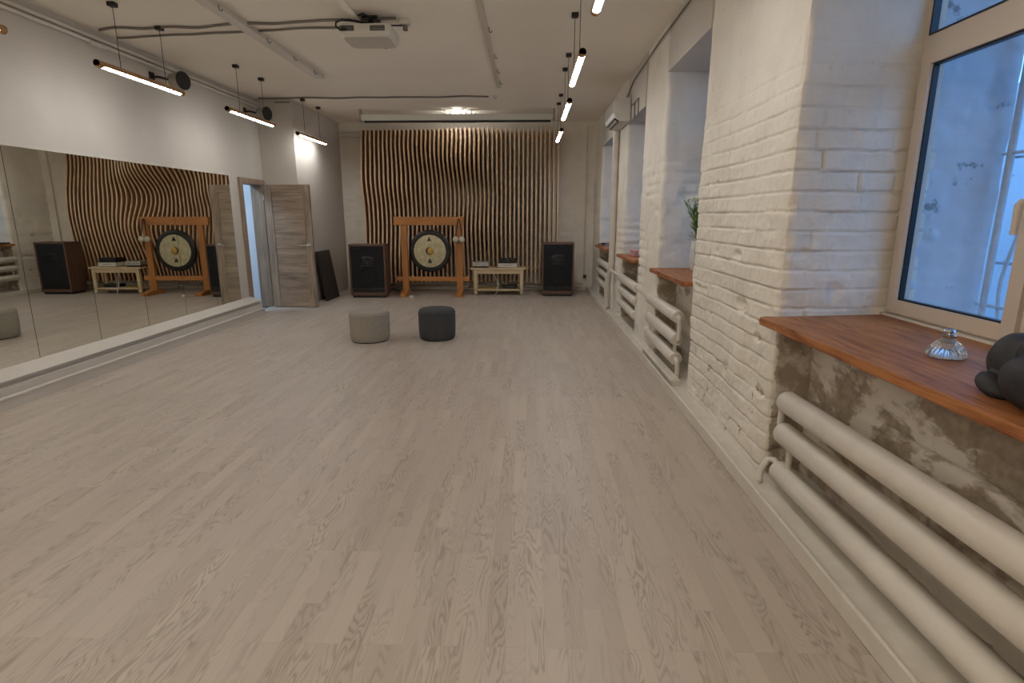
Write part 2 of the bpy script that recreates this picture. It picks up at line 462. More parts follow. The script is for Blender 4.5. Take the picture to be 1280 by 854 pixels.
# ------------------------------------------------------------------ doorway and next room
fr = thing('door_frame', 'grey oak door frame around the doorway in the left wall', 'door frame', (-4.18, 8.67, 0))
MB().box(-4.36, -4.165, DY0-.07, DY0+.012, 0, DZ).build('jamb', M['doorframe'], fr, bevel=.004)
MB().box(-4.36, -4.165, DY1-.02, DY1+.07, 0, DZ).build('jamb', M['doorframe'], fr, bevel=.004)
MB().box(-4.36, -4.165, DY0-.07, DY1+.07, DZ-.012, DZ+.07).build('lintel', M['doorframe'], fr, bevel=.004)
dr = thing('door', 'grey oak panel door standing open beside the back corner', 'door', (-4.13, 8.94, 0))
dx0, dx1, dyc, dz0, dz1 = -4.12, -3.385, 8.93, .012, 1.925
for q in (dx0, dx1-.12): MB().box(q, q+.12, dyc-.02, dyc+.02, dz0, dz1).build('stile', M['doorwood'], dr, bevel=.003)
for q in (dz0, dz1-.12): MB().box(dx0+.12, dx1-.12, dyc-.02, dyc+.02, q, q+.12).build('rail', M['doorwoodx'], dr, bevel=.003)
MB().box(dx0+.115, dx1-.115, dyc-.009, dyc+.009, dz0+.115, dz1-.115).build('door_panel', M['doorwoodx'], dr)
h = MB(); h.lathe([(.024,0),(.024,.008),(.02,.01)], (dx1-.06, dyc-.02, 1.0), 20, Matrix.Rotation(PI/2, 3, 'X'))
h.tube([(dx1-.06, dyc-.028, 1.0), (dx1-.06, dyc-.06, 1.0), (dx1-.075, dyc-.066, 1.0), (dx1-.17, dyc-.066, 1.0)], .009)
h.build('handle', M['chrome'], dr, smooth=True)
for z in (.25, 1.68):
    MB().tube([(dx0-.008, dyc-.024, z), (dx0-.008, dyc-.024, z+.1)], .009).build('hinge', M['chrome'], dr, smooth=True)
dr.rotation_euler = (0, 0, math.radians(-3))
struct(MB().box(-7, -4.2, 6.2, 9.06, -.1, .0).build('floor_next_room', M['tarfloor']))
struct(MB().box(-7, -4.36, 9.05, 9.2, 0, 2.8).build('wall_next_room', M['coolwall']))
struct(MB().box(-7, -4.36, 9.035, 9.05, 0, .09).build('baseboard_next_room', M['white_trim'], bevel=.004))
struct(MB().box(-7.1, -7, 6.2, 9.2, 0, 2.8).build('wall_next_room', M['coolwall']))
struct(MB().box(-7.1, -4.36, 6.1, 6.2, 0, 2.8).build('wall_next_room', M['coolwall']))
struct(MB().box(-7.1, -4.36, 6.1, 9.2, 2.8, 2.9).build('ceiling_next_room', M['coolwall']))

# ------------------------------------------------------------------ windows
def window(idx, a, b, top, sashes, hy=None):
    zb = .945
    F = MB(); x0, x1 = XW-.03, XW+.04
    tr = 2.2                                   # transom height
    F.box(x0, x1, a+.04, b-.04, zb, zb+.05); F.box(x0, x1, a+.04, b-.04, top-.05, top)
    F.box(x0, x1, a, a+.04, zb, top); F.box(x0, x1, b-.04, b, zb, top)
    F.box(x0, x1, a+.04, b-.04, tr-.005, tr+.085)
    w_ = (b-a-.08)/sashes
    for k in range(1, sashes): F.box(x0, x1, a+.04+w_*k-.025, a+.04+w_*k+.025, zb+.05, tr-.005); F.box(x0, x1, a+.04+w_*k-.025, a+.04+w_*k+.025, tr+.085, top-.05)
    fo = struct(F.build('window_%d' % idx, M['pvc'], merge=False))
    for k in range(sashes):
        s0, s1 = a+.04+w_*k+.012, a+.04+w_*(k+1)-.012
        S = MB(); t = .066
        for (z0, z1) in ((zb+.022, tr+.01),):
            S.box(x0-.02, x0+.045, s0+t, s1-t, z0, z0+t); S.box(x0-.02, x0+.045, s0+t, s1-t, z1-t, z1)
            S.box(x0-.02, x0+.045, s0, s0+t, z0, z1); S.box(x0-.02, x0+.045, s1-t, s1, z0, z1)
        so = S.build('window_sash', M['pvc'], fo, merge=False)
        G = MB(); q = .008
        for (z0, z1) in ((zb+.022+t, tr+.01-t),):
            for (u0, u1, v0, v1) in ((s0+t, s1-t, z0, z0+q), (s0+t, s1-t, z1-q, z1), (s0+t, s0+t+q, z0, z1), (s1-t-q, s1-t, z0, z1)):
                G.box(x0-.006, x0+.02, u0, u1, v0, v1)
        z0, z1 = tr+.08, top-.05
        for (u0, u1, v0, v1) in ((s0, s1, z0, z0+q), (s0, s0+q, z0, z1), (s1-q, s1, z0, z1)):
            G.box(x0-.004, x0+.03, u0, u1, v0, v1)
        G.build('window_gasket', M['blackgloss'], fo, merge=False)
        gl = MB(); gl.box(x0+.012, x0+.018, s0+t, s1-t, zb+.022+t, tr+.01-t); gl.build('window_pane', M['glass'], fo)
        gl = MB(); gl.box(x0+.012, x0+.018, s0-.01, s1+.01, tr+.08, top-.05); gl.build('window_pane', M['glass'], fo)
        if k == sashes-1:
            H = MB(); H.box(x0-.03, x0-.018, s0+.018, s0+.046, 1.46, 1.53)
            H.tube([(x0-.03, s0+.032, 1.5), (x0-.06, s0+.032, 1.5), (x0-.066, s0+.032, 1.49), (x0-.066, s0+.032, 1.38)], [.011,.012,.014,.011])
            H.build('window_handle', M['pvc'], fo, smooth=True)
    rb = MB(); rb.box(XW-.06, XW-.025, a, b, .935, .955); rb.build('window_bead', M['white_trim'], fo, bevel=.004)
for i, (a, b, t) in enumerate(niches):
    window(i+1, a, b, t, 2)

# ------------------------------------------------------------------ outside the windows
for i, (a, b, t) in enumerate(niches):
    o_ = extrude_path('facade_reveal', [(2.38, b+.0), (XW+.04, b+.0)][::1], .0, 3.6, .03, M['facade'], amp=.002, smooth_top=.5) if i else \
         extrude_path('facade_reveal', [(2.38, b+.0), (XW+.04, b+.0)], .0, 3.6, .015, M['facade'], amp=.003, smooth_top=9)
    struct(MB().box(XW+.03, 2.38, a-.05, b+.05, .8, .9).build('trim_%d' % (i+5), M['facade']))
fb = MB()
ys = [YF]+[y for n_ in niches for y in (n_[0], n_[1])]+[YB+.3]
for i in range(0, len(ys), 2): fb.box(2.0, 2.38, ys[i]+.02, ys[i+1]-.0 if i < 8 else ys[i+1], 0, 3.6)
for (a, b, t) in niches: fb.box(2.0, 2.38, a, b, t+.02, 3.6); fb.box(2.02, 2.38, a, b, 0, .8)
struct(fb.build('wall_outer', M['facade']))
struct(MB().box(2.46, 9, YF-3, 16, -.2, -.05).build('ground_yard', M['asphalt']))
struct(MB().box(6.2, 6.5, YF-3, 16, -.1, 3.1).build('wall_yard', M['facade']))

def scroll(mb, cy, cz, r, x, turns=1.4, flip=1, up=1):
    pts = []
    for k in range(40):
        t = k/39; a = turns*2*PI*t; rr = r*(1-t*.8)
        pts.append((x, cy+flip*(math.cos(a)*rr), cz+up*math.sin(a)*rr))
    mb.tube(pts, .008, 6)
for i, (a, b, t) in enumerate(niches):
    g = thing('window_grille', ['white scrolled iron window grille outside the window nearest the camera', 'scrolled iron grille outside the window behind the vase of greenery',
               'scrolled iron grille outside the window above the pink cloth', 'scrolled iron grille outside the farthest window, by the covered books'][i], 'grille', (2.44, (a+b)/2, .9), 'iron grilles outside the windows')
    gx = 2.36
    for z in (1.0, 1.75, 2.5): MB().tube([(gx, a+.01, z), (gx, b-.01, z)], .008, 6).build('crossbar', M['iron'], g, smooth=True)
    MB().tube([(gx, b-.06, .91), (gx, b-.06, 2.7)], .017, 10).build('post', M['iron'], g, smooth=True)
    nb = 7
    for k in range(nb):
        y = b-.17-(b-a-.24)*k/(nb-1)
        bb = MB(); bb.tube([(gx, y+.03*math.sin(j*.6+k), .92+j*.07) for j in range(25)], .009, 6); bb.build('bar', M['iron'], g, smooth=True)
    for k in range(nb-1):
        y = b-.17-(b-a-.24)*(k+.5)/(nb-1)
        for z in (1.2, 1.55, 1.98, 2.3):
            scr = MB(); scroll(scr, y, z, .075, gx, 1.3, 1 if k % 2 else -1); scr.build('scroll', M['iron'], g, smooth=True)
dp = thing('downpipe', 'grey downpipe seen through the nearest window beside the grille', 'pipe', (2.5, 2.88, 0))
MB().tube([(2.45, 2.74, .0), (2.45, 2.74, 3.5)], .04, 16).build('pipe', M['downpipe'], dp, smooth=True)
for z in (1.2, 1.72):
    cl = MB(); cl.tube([(2.45, 2.74, z), (2.45, 2.74, z+.03)], .047, 16); cl.tube([(2.40, 2.99, z+.015), (2.45, 2.77, z+.015)], .008, 6)
    cl.build('clamp', M['chrome'], dp, smooth=True)

# ------------------------------------------------------------------ window sills
sl = ['orange stained wooden window sill nearest the camera, holding the black stone figure', 'wooden window sill under the vase of greenery',
      'wooden window sill holding the folded pink cloth', 'farthest wooden window sill, holding the stacked books']
for i, (a, b, t) in enumerate(niches):
    s = MB(); x0 = 1.2; ya, yb = a+.008, b-.008
    T = .905; B = .945
    outline = [(x0, ya-.03), (x0, yb-.05), (x0+.06, yb+.0), (XR-.02, yb-.002), (XW-.035, yb), (XW-.035, ya)]
    if i == 0: outline = [(1.215, 1.24), (1.195, 2.70), (1.188, 2.86), (1.23, 2.885), (1.285, 2.875), (XW-.035, 2.965), (XW-.035, 1.34)]
    else: outline = [(1.22, ya+.01), (1.215, yb-.01), (XW-.035, yb-.01), (XW-.035, ya)]
    n0 = len(s.v)
    for (x, y) in outline: s.v.append((x, y, T))
    for (x, y) in outline: s.v.append((x, y, B))
    k = len(outline); s.face([n0+j for j in range(k)]); s.face([n0+k+j for j in range(k)])
    for j in range(k): s.face([n0+j, n0+(j+1) % k, n0+k+(j+1) % k, n0+k+j])
    tag(s.build('window_sill', M['sill'], bevel=.006), sl[i], 'sill', 'wooden window sills')

# ------------------------------------------------------------------ radiators
def radiator(label, y0, y1, zs0, zs1, x, stub=False, r=.056, conn=True):
    t = thing('radiator', label, 'radiator', (x, (y0+y1)/2, ZL), 'white tube radiators under the windows')
    for z0, z1 in zip(zs0, zs1):
        p = MB(); c = .012
        A = Vector((x, y0, z0)); B_ = Vector((x, y1, z1)); d = (B_-A).normalized()
        p.tube([A, A+d*c*.3, A+d*c, B_-d*c, B_-d*c*.3, B_], [r*.80, r*.94, r, r, r*.94, r*.80], 28)
        p.build('heating_tube', M['white_pipe'], t, smooth=True)
    cz = MB(); q = .017
    def bend(y, za, zb, out):
        return [(x, y-out*.02, za), (x, y+out*.018, za), (x, y+out*.034, za-.012), (x, y+out*.038, za-.035), (x, y+out*.038, zb+.035), (x, y+out*.034, zb+.012), (x, y+out*.018, zb), (x, y-out*.02, zb)]
    cz.tube(bend(y1, zs1[0], zs1[1], 1), q, 12)
    cz.build('link_pipe', M['white_pipe'], t, smooth=True)
    cz = MB(); cz.tube([(x, y1-.09, zs1[1]), (x, y1-.09, zs1[2])], q*.9, 12)
    cz.build('link_pipe', M['white_pipe'], t, smooth=True)
    if not stub:
        cz = MB(); cz.tube(bend(y0, zs0[0], zs0[1], -1), q*1.2, 12); cz.build('link_pipe', M['white_pipe'], t, smooth=True)
        cz = MB(); cz.tube([(x, y0+.06, zs0[1]), (x, y0+.06, zs0[2])], q*.9, 12); cz.build('link_pipe', M['white_pipe'], t, smooth=True)
        cz = MB(); cz.tube([(x, y0+.02, zs0[2]), (x, y0-.03, zs0[2]), (x, y0-.055, zs0[2]-.02), (x, y0-.06, zs0[2]-.05), (x, y0-.06, ZL)], q*1.2, 12); cz.build('outlet_pipe', M['white_pipe'], t, smooth=True)
    else:
        cz = MB(); z = zs1[2]
        cz.tube([(x, y1-.03, z), (x, y1+.03, z+.025), (x, y1+.06, z+.03), (x-.025, y1+.085, z+.022), (x-.06, y1+.075, z-.03), (x-.075, y1+.05, ZL)], q, 12)
        cz.build('outlet_pipe', M['white_pipe'], t, smooth=True)
    return t
radiator('white three-tube radiator nearest the camera, below the sill with the stone figure', 1.1, 2.74, (.57,.4,.185), (.533,.365,.155), 1.315, stub=True)
radiator('white three-tube radiator below the vase of greenery', 4.78, 5.92, (.6,.4,.23), (.6,.405,.23), 1.3)
radiator('white three-tube radiator below the pink cloth', 6.64, 7.8, (.612,.45,.285), (.615,.455,.29), 1.3)
radiator('farthest white three-tube radiator, by the back corner', 9.0, 10.35, (.65,.49,.31), (.655,.49,.315), 1.3)
ri = thing('riser_pipe', 'white vertical heating riser between the two farthest radiators', 'pipe', (1.24, 8.2, 0))
MB().tube([(1.25, 8.45, ZC-.3), (1.25, 8.45, .75), (1.245, 8.46, .68), (1.235, 8.50, .6), (1.225, 8.56, .52), (1.222, 8.6, .44), (1.222, 8.6, ZL)], .045, 20).build('pipe', M['white_pipe'], ri, smooth=True)
b = MB()
b.tube([(1.25, 8.42, .66), (1.27, 8.1, .64), (1.3, 7.8, .625)], .018, 10); b.tube([(1.3, 6.66, .62), (1.3, 6.3, .61), (1.3, 5.88, .60)], .022, 10)
b.tube([(1.26, 8.34, .66), (1.26, 8.32, .3), (1.26, 8.26, ZL)], .02, 10)
b.build('branch_pipe', M['white_pipe'], ri, smooth=True)

# ------------------------------------------------------------------ things on the sills
Zs = .9455
# glass bottle
bt = thing('glass_decanter', 'small ribbed clear glass decanter on the nearest sill', 'decanter', (1.53, 2.03, Zs))
B1 = MB(); prof = []
nfl = 24
base = len(B1.v); rings_ = [(.0,.004),(.052,.004),(.058,.01),(.058,.022),(.05,.04),(.036,.062),(.022,.076),(.017,.084),(.0195,.09)]
for (r, z) in [(a_, b_) for a_, b_ in rings_]:
    for k in range(72):
        a_ = 2*PI*k/72; rr = r*(1+.035*math.cos(a_*nfl)*(1 if .01 < z < .07 else 0))
        B1.v.append((1.53+rr*math.cos(a_), 2.03+rr*math.sin(a_), Zs+z))
for i in range(len(rings_)-1):
    for k in range(72): B1.face([base+i*72+k, base+i*72+(k+1) % 72, base+(i+1)*72+(k+1) % 72, base+(i+1)*72+k])
B1.face([base+8*72+k for k in range(72)])
B1.build('bottle', M['clearglass'], bt, smooth=True)
cp = MB(); cp.lathe([(.013,.086),(.021,.088),(.022,.096),(.013,.1),(.012,.106),(.02,.112),(.016,.12),(.002,.123)], (1.53,2.03,Zs), 24)
cp.build('stopper', M['chrome'], bt, smooth=True)
bt.scale = (1.06, 1.06, .86)

# black stone figure curled up: back, bowed head, arm, folded knees
fg = thing('stone_figurine', 'black stone figurine of a hunched shape on the nearest sill', 'figurine', (1.50, 1.45, Zs))
S = MB()
S.blob((1.345, 1.43, Zs+.080), (.092, .10, .084), 28, 20, wob=.06, seed=1)
S.blob((1.44, 1.615, Zs+.088), (.078, .088, .088), 28, 20, wob=.05, seed=5)
S.blob((1.43, 1.50, Zs+.13), (.075, .10, .07), 24, 16, wob=.05, seed=8)
S.blob((1.352, 1.585, Zs+.026), (.045, .062, .030), 20, 12, Matrix.Rotation(.35, 3, 'X'), wob=.08, seed=2)
S.blob((1.42, 1.54, Zs+.04), (.075, .085, .042), 20, 12, wob=.1, seed=3)
S.blob((1.405, 1.535, Zs+.195), (.035, .035, .03), 20, 12, wob=.05, seed=4)
so = S.build('body', M['stone'], fg, smooth=True)
rm = so.modifiers.new('fuse', 'REMESH'); rm.mode = 'VOXEL'; rm.voxel_size = .006; rm.use_smooth_shade = True
sm = so.modifiers.new('soft', 'SMOOTH'); sm.iterations = 2; sm.factor = .4
HD = MB(); HD.blob((1.46, 1.38, Zs+.235), (.055, .058, .062), 24, 16, wob=.05, seed=9)
HD.build('head', M['stone'], fg, smooth=True)

# vase with greenery
vs = thing('flower_vase', 'white latticed vase with green stems on the second sill', 'vase', (1.595, 5.42, Zs))
VX, VY = 1.595, 5.42
vb = MB(); vb.lathe([(.04,0),(.046,.01),(.05,.08),(.05,.2),(.044,.25),(.048,.27),(.043,.27),(.038,.25),(.04,.02),(0.001,.015)], (VX,VY,Zs), 32)
vb.build('vase_body', M['vase'], vs, smooth=True)
lt = MB()
for k in range(10):
    for s_ in (1, -1):
        lt.tube([(VX+.051*math.cos(2*PI*k/10+s_*j*.22), VY+.051*math.sin(2*PI*k/10+s_*j*.22), Zs+.03+j*.026) for j in range(8)], .004, 6)
lt.build('lattice', M['vase'], vs, smooth=True)
lf = MB(); rng = random.Random(3)
def leafblade(mb, p, d, ln, wd, droop):
    p = Vector(p); d = Vector(d).normalized(); side = d.cross(Vector((0,0,1)));
    side = side.normalized() if side.length > .01 else Vector((1,0,0))
    prev = None
    for k in range(7):
        t = k/6; c = p+d*ln*t+Vector((0,0,-droop*t*t)); w = wd*math.sin(PI*min(1, t*.9+.08))
        a, b2 = c-side*w, c+side*w
        n0 = len(mb.v); mb.v += [tuple(a), tuple(c+Vector((0,0,-w*.4))), tuple(b2)]
        if k: mb.face([n0-3, n0-2, n0+1, n0]); mb.face([n0-2, n0-1, n0+2, n0+1])
stems = MB()
for s_ in range(11):
    az = rng.uniform(0, 2*PI); tilt = rng.uniform(.08, .42); hgt = rng.uniform(.28, .46)
    pts = [(VX+math.cos(az)*tilt*hgt*t*t*1.0, VY+math.sin(az)*tilt*hgt*t*t, Zs+.22+hgt*t) for t in [j/6 for j in range(7)]]
    stems.tube(pts, .003, 6)
    for q in range(9):
        t = .2+.8*q/8; j = t*6; i0 = min(5, int(j)); a_ = Vector(pts[i0]).lerp(Vector(pts[i0+1]), j-i0)
        an = rng.uniform(0, 2*PI)
        leafblade(lf, a_, (math.cos(an)*.7, math.sin(an)*.7, rng.uniform(.5, 1.1)), rng.uniform(.07, .14), rng.uniform(.006, .012), rng.uniform(0, .04))
stems.build('stem', M['leaf'], vs, smooth=True); lf.build('leaves', M['leaf'], vs, smooth=True)
for s_ in range(4):
    bd = MB(); bd.blob((VX-.07+.03*s_, VY-.04+.03*rng.random(), Zs+.64+.03*rng.random()), (.018,.018,.024), 10, 8)
    bd.build('blossom', M['petal'], vs, smooth=True)

# pink cloth
pc = MB()
for k in range(3): pc.box(1.34+.004*k, 1.66-.006*k, 7.18+.01*k, 7.55-.008*k, Zs+.026*k, Zs+.026*k+.024)
tag(pc.build('folded_cloth', M['pink'], bevel=.011, bseg=3), 'folded pink cloth lying on the third window sill', 'cloth')
# small items on the far sill
def boxthing(name, label, cat, x0, x1, y0, y1, z0, z1, m_, group=None, page=None, rz=0):
    t = thing(name, label, cat, ((x0+x1)/2, (y0+y1)/2, z0), group)
    c = MB(); c.box(x0, x1, y0, y1, z0, z0+.004); c.box(x0, x1, y0, y1, z1-.004, z1); c.box(x0, x0+.004, y0, y1, z0, z1)
    c.build('cover', m_, t)
    MB().box(x0+.004, x1-.006, y0+.006, y1-.006, z0+.004, z1-.004).build('pages', M['whiteplastic'], t)
    t.rotation_euler = (0, 0, rz); return t
G_ = 'books on the farthest sill'
boxthing('book', 'dark red book at the bottom of the stack on the farthest sill', 'book', 1.27, 1.50, 9.55, 9.86, Zs, Zs+.03, M['redcover'], G_)
boxthing('book', 'dark covered book on top of the dark red book', 'book', 1.28, 1.49, 9.56, 9.84, Zs+.0305, Zs+.055, M['darkcover'], G_, rz=.1)
boxthing('book', 'thin dark book lying alone at the sill end near the back wall', 'book', 1.26, 1.46, 10.0, 10.28, Zs, Zs+.025, M['darkcover'], G_, rz=-.08)
bx = thing('box', 'light blue upright box on the farthest sill', 'box', (1.66, 9.72, Zs))
MB().box(1.6, 1.74, 9.62, 9.80, Zs, Zs+.14).build('carton', M['skycover'], bx, bevel=.004)
MB().box(1.598, 1.742, 9.618, 9.802, Zs+.115, Zs+.142).build('lid', M['cobalt'], bx, bevel=.004)

# ------------------------------------------------------------------ air conditioner
ac = thing('air_conditioner', 'white wall air conditioner high on the right wall', 'air conditioner', (1.28, 7.95, 2.66))
prof = [(1.285, 2.62), (1.16, 2.62), (1.09, 2.67), (1.07, 2.72), (1.07, 2.86), (1.10, 2.9), (1.285, 2.9)]
a = MB()
for j in range(len(prof)):
    p, q = prof[j], prof[(j+1) % len(prof)]
    a.quad((p[0], 7.55, p[1]), (q[0], 7.55, q[1]), (q[0], 8.38, q[1]), (p[0], 8.38, p[1]))
a.quad(*[(x, 7.55, z) for x, z in prof]); a.quad(*[(x, 8.38, z) for x, z in prof])
a.build('casing', M['whiteplastic'], ac, bevel=.008)
v_ = MB(); mrot = Matrix.Translation((1.122, 7.965, 2.643)) @ Matrix.Rotation(math.radians(-35.5), 4, 'Y')
v_.box(-.04, .03, -.34, .34, -.012, .0, mrot.to_3x3().to_4x4()) if False else v_.box(-.035, .03, -.36, .36, -.007, .004, Matrix.Translation((1.122, 7.965, 2.64)) @ Matrix.Rotation(math.radians(35), 4, 'Y'))
v_.build('air_outlet', M['blackgloss'], ac)
fl = MB(); fl.box(-.014, .014, -.35, .35, -.010, -.006, Matrix.Translation((1.118, 7.965, 2.64)) @ Matrix.Rotation(math.radians(35), 4, 'Y')); fl.build('louvre', M['whiteplastic'], ac)
# cable cage beside it: square junction cover on pipe
jc = thing('bracket_frame', 'thin grey square wire bracket beside the air conditioner', 'bracket', (1.3, 7.2, 2.6))
k_ = MB()
for (y0, z0, y1, z1) in ((7.02,2.60,7.5,2.60),(7.02,2.79,7.5,2.79),(7.02,2.60,7.02,2.79),(7.26,2.60,7.26,2.79),(7.5,2.60,7.5,2.79)):
    k_.tube([(1.28, y0, z0), (1.28, y1, z1)], .008, 6)
k_.build('wire', M['cable'], jc, smooth=True)
cb = MB(); cb.tube([(1.25, YF+.2, 3.13), (1.275, 3.3, 3.13), (1.28, 6, 3.12), (1.28, 7.4, 3.06), (1.28, 7.9, 2.95)], .008, 6)
tag(cb.build('cable', M['cable'], smooth=True), 'thin grey cable along the top of the right wall to the air conditioner', 'cable')

# ------------------------------------------------------------------ slatted wave wall
sw = thing('slatted_wall_panel', 'undulating wooden slat panel covering the back wall', 'wall panel', (-1.29, 11.2, 0))
def depth(x, z):
    u = x+3.1
    d = .24 + .085*math.sin(1.9*u+1.15*z+.4) + .08*math.sin(1.1*u-2.9*z+2.2)
    d += .22*math.exp(-((x+1.25)**2/.35+(z-2.35)**2/.18)) - .14*math.exp(-((x+.95)**2/.25+(z-1.75)**2/.15))
    d += .13*math.exp(-((x+2.35)**2/.25+(z-2.1)**2/.5)) + .12*math.exp(-((x+1.0)**2/.3+(z-1.25)**2/.12))
    d += .055*math.sin(6.6*z+2.0*u+.6)*max(0, min(1, (z-1.5)/.5))*math.exp(-((x+1.6)/1.4)**2)
    k = max(0, min(1, (x+.75)/.5)); d = d*(1-.25*k)+.03*k
    return max(.07, d)
NS = 46
for i in range(NS):
    x = -3.12+3.68*i/(NS-1); t = .0155; z0, z1 = .18, 3.02; nz = 44
    s = MB()
    lv = []
    for j in range(nz+1):
        z = z0+(z1-z0)*j/nz; yf = 11.16-depth(x, z)
        lv.append((z, yf)); s.v += [(x-t, yf, z), (x+t, yf, z), (x+t, 11.17, z), (x-t, 11.17, z)]
    for j in range(nz):
        a_ = j*4; b_ = a_+4
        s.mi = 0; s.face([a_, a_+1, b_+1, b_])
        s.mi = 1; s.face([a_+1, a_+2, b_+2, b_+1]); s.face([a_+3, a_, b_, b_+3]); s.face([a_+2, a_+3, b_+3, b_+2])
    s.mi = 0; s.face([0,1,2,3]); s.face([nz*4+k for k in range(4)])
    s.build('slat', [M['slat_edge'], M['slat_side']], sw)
for z in (2.88, .42):
    MB().box(-3.2, .62, 11.12, 11.16, z, z+.06).build('rail', M['slat_edge'], sw)
hp = thing('heating_pipe', 'pair of thin white heating pipes low along the back wall', 'pipe', (-1.2, 11.22, 0))
MB().tube([(-3.6, 11.22, .14), (1.1, 11.22, .14)], .018, 10).build('pipe', M['white_pipe'], hp, smooth=True)
MB().tube([(-3.6, 11.22, .07), (1.1, 11.22, .07)], .018, 10).build('pipe', M['white_pipe'], hp, smooth=True)
for x in (-3.3, -1.2, .9):
    MB().box(x-.012, x+.012, 11.2, 11.26, 0, .16).build('pipe_bracket', M['white_pipe'], hp, bevel=.003)
for z, lab in ((3.02, 'upper of two white pipes beside the slat panel top, left corner'), (2.93, 'lower of two white pipes beside the slat panel top, left corner')):
    pp = MB(); pp.tube([(-3.64, 11.24, z), (-3.15, 11.24, z)], .018, 10); tag(pp.build('wall_pipe', M['white_pipe'], smooth=True), lab, 'pipe')
pp = MB(); pp.tube([(1.12, 11.27, .3), (1.12, 11.27, 3.1)], .012, 8); tag(pp.build('wall_conduit', M['white_trim'], smooth=True), 'thin vertical conduit on the back wall right of the slat panel', 'conduit')
for (x, z, lab) in ((-3.42, .32, 'small wall socket left of the left loudspeaker'), (1.14, .27, 'small black wall socket right of the right loudspeaker')):
    s_ = thing('wall_socket', lab, 'socket', (x, 11.25, z))
    MB().box(x-.035, x+.035, 11.24, 11.27, z-.035, z+.035).build('plate', M['whiteplastic'] if x < 0 else M['cable'], s_, bevel=.004)
    MB().lathe([(.02,0),(.02,.012)], (x, 11.24, z), 16, Matrix.Rotation(PI/2, 3, 'X')).build('plug', M['blackgloss'], s_)

# projector screen housing and lamp behind it
ps = thing('projector_screen', 'white rolled-up projector screen housing under the ceiling', 'projector screen', (-1.2, 10.0, ZC))
MB().box(-2.83, .415, 9.96, 10.06, 3.02, 3.122).build('housing', M['blind'], ps, bevel=.012)
MB().box(-2.78, .37, 9.975, 10.03, 2.992, 3.021).build('bottom_bar', M['blackgloss'], ps, bevel=.004)
for x in (-2.842, .427): MB().box(x-.012, x+.012, 9.95, 10.07, 3.005, 3.204).build('end_cap', M['greyplastic'], ps, bevel=.004)
ul = thing('uplight', 'uplight behind the projector screen housing throwing striped light', 'lamp', (-1.2, 10.3, ZC))
MB().box(-1.5, -.9, 10.22, 10.30, 3.028, 3.038).build('base_plate', M['greyplastic'], ul, bevel=.003)
for x in (-1.48, -.92): MB().box(x-.008, x+.008, 10.28, 10.30, 3.03, ZC-.001).build('hanger', M['greyplastic'], ul)
bulb = mat('bulb_glow', (255,250,240), .5, emis=(1,.97,.92), es=210)
MB().blob((-1.2, 10.24, 3.062), (.024, .02, .02), 16, 10).build('bulb', bulb, ul, smooth=True)
for k in range(6):
    x = -1.425+.09*k
    MB().box(x-.007, x+.007, 10.10, 10.16, 3.036, ZC-.004).build('fin', M['greyplastic'], ul)
MB().box(-1.45, -.95, 10.10, 10.16, 3.03, 3.038).build('fin_bar', M['greyplastic'], ul)

# ------------------------------------------------------------------ loudspeakers
def speaker(label, x0, x1, yf, yb, h, rz=0):
    cx, cy = (x0+x1)/2, (yf+yb)/2
    t = thing('loudspeaker', label, 'loudspeaker', (cx, cy, 0), 'pair of large floor loudspeakers')
    z0 = .045
    c = MB(); w = .028
    c.box(x0, x1, yf, yb, h-w, h); c.box(x0, x0+w, yf, yb, z0, h-w); c.box(x1-w, x1, yf, yb, z0, h-w); c.box(x0+w, x1-w, yf+.025, yb, z0, h-w)
    c.box(x0+w, x1-w, yf, yf+.03, z0, z0+.05)
    c.build('cabinet', M['walnut'], t, bevel=.003)
    MB().box(x0+.03, x1-.03, yf+.02, yb-.03, 0, z0).build('plinth', M['blackgloss'], t, bevel=.003)
    MB().box(x0+w+.004, x1-w-.004, yf+.004, yf+.024, z0+.135, h-w-.004).build('grille', M['black'], t, bevel=.004)
    MB().box(x0+w+.004, x1-w-.004, yf+.010, yf+.024, z0+.052, z0+.13).build('port_panel', M['blackgloss'], t, bevel=.003)
    # mid horn and its pale lip, woofer ring in relief under the cloth
    hz = h-.29
    hn = MB(); n0 = len(hn.v)
    R_ = []
    for (sx, sz, y) in ((.12, .075, yf+.002), (.11, .066, yf-.003), (.05, .03, yf+.003)):
        for k in range(28):
            a_ = 2*PI*k/28; q = 3.2
            cc, ss = math.cos(a_), math.sin(a_)
            hn.v.append((cx+sx*math.copysign(abs(cc)**(2/q), cc), y, hz+sz*math.copysign(abs(ss)**(2/q), ss)))
    for i in range(2):
        for k in range(28): hn.face([n0+i*28+k, n0+i*28+(k+1) % 28, n0+(i+1)*28+(k+1) % 28, n0+(i+1)*28+k])
    hn.face([n0+56+k for k in range(28)])
    hn.build('horn', M['blackgloss'], t, smooth=True)
    MB().box(cx-.11, cx+.11, yf-.0045, yf+.002, hz-.10, hz-.078).build('horn_lip', M['darkmetal'], t, bevel=.002)
    wf = MB(); wf.lathe([(.0,.0),(.06,.004),(.15,-.0),(.165,.006),(.175,.004),(.178,0)][::-1], (cx, yf+.0035, z0+.36), 40, Matrix.Rotation(PI/2, 3, 'X'))
    wf.build('woofer', M['black'], t, smooth=True)
    MB().box(x0+.06, x0+.14, yf+.0, yf+.005, h-.075, h-.06).build('badge', M['darkmetal'], t)
    t.rotation_euler = (0, 0, rz)
    return t
speaker('large walnut loudspeaker with black grille left of the gong', -3.2, -2.56, 10.0, 10.38, .955, math.radians(3))
speaker('large walnut loudspeaker with black grille right of the small table', .265, .845, 10.3, 10.7, .975, math.radians(-1))
cbl = MB(); cbl.tube([(-3.3, 10.5, .10), (-3.27, 10.42, .12), (-3.22, 10.4, .16)], .012, 8)
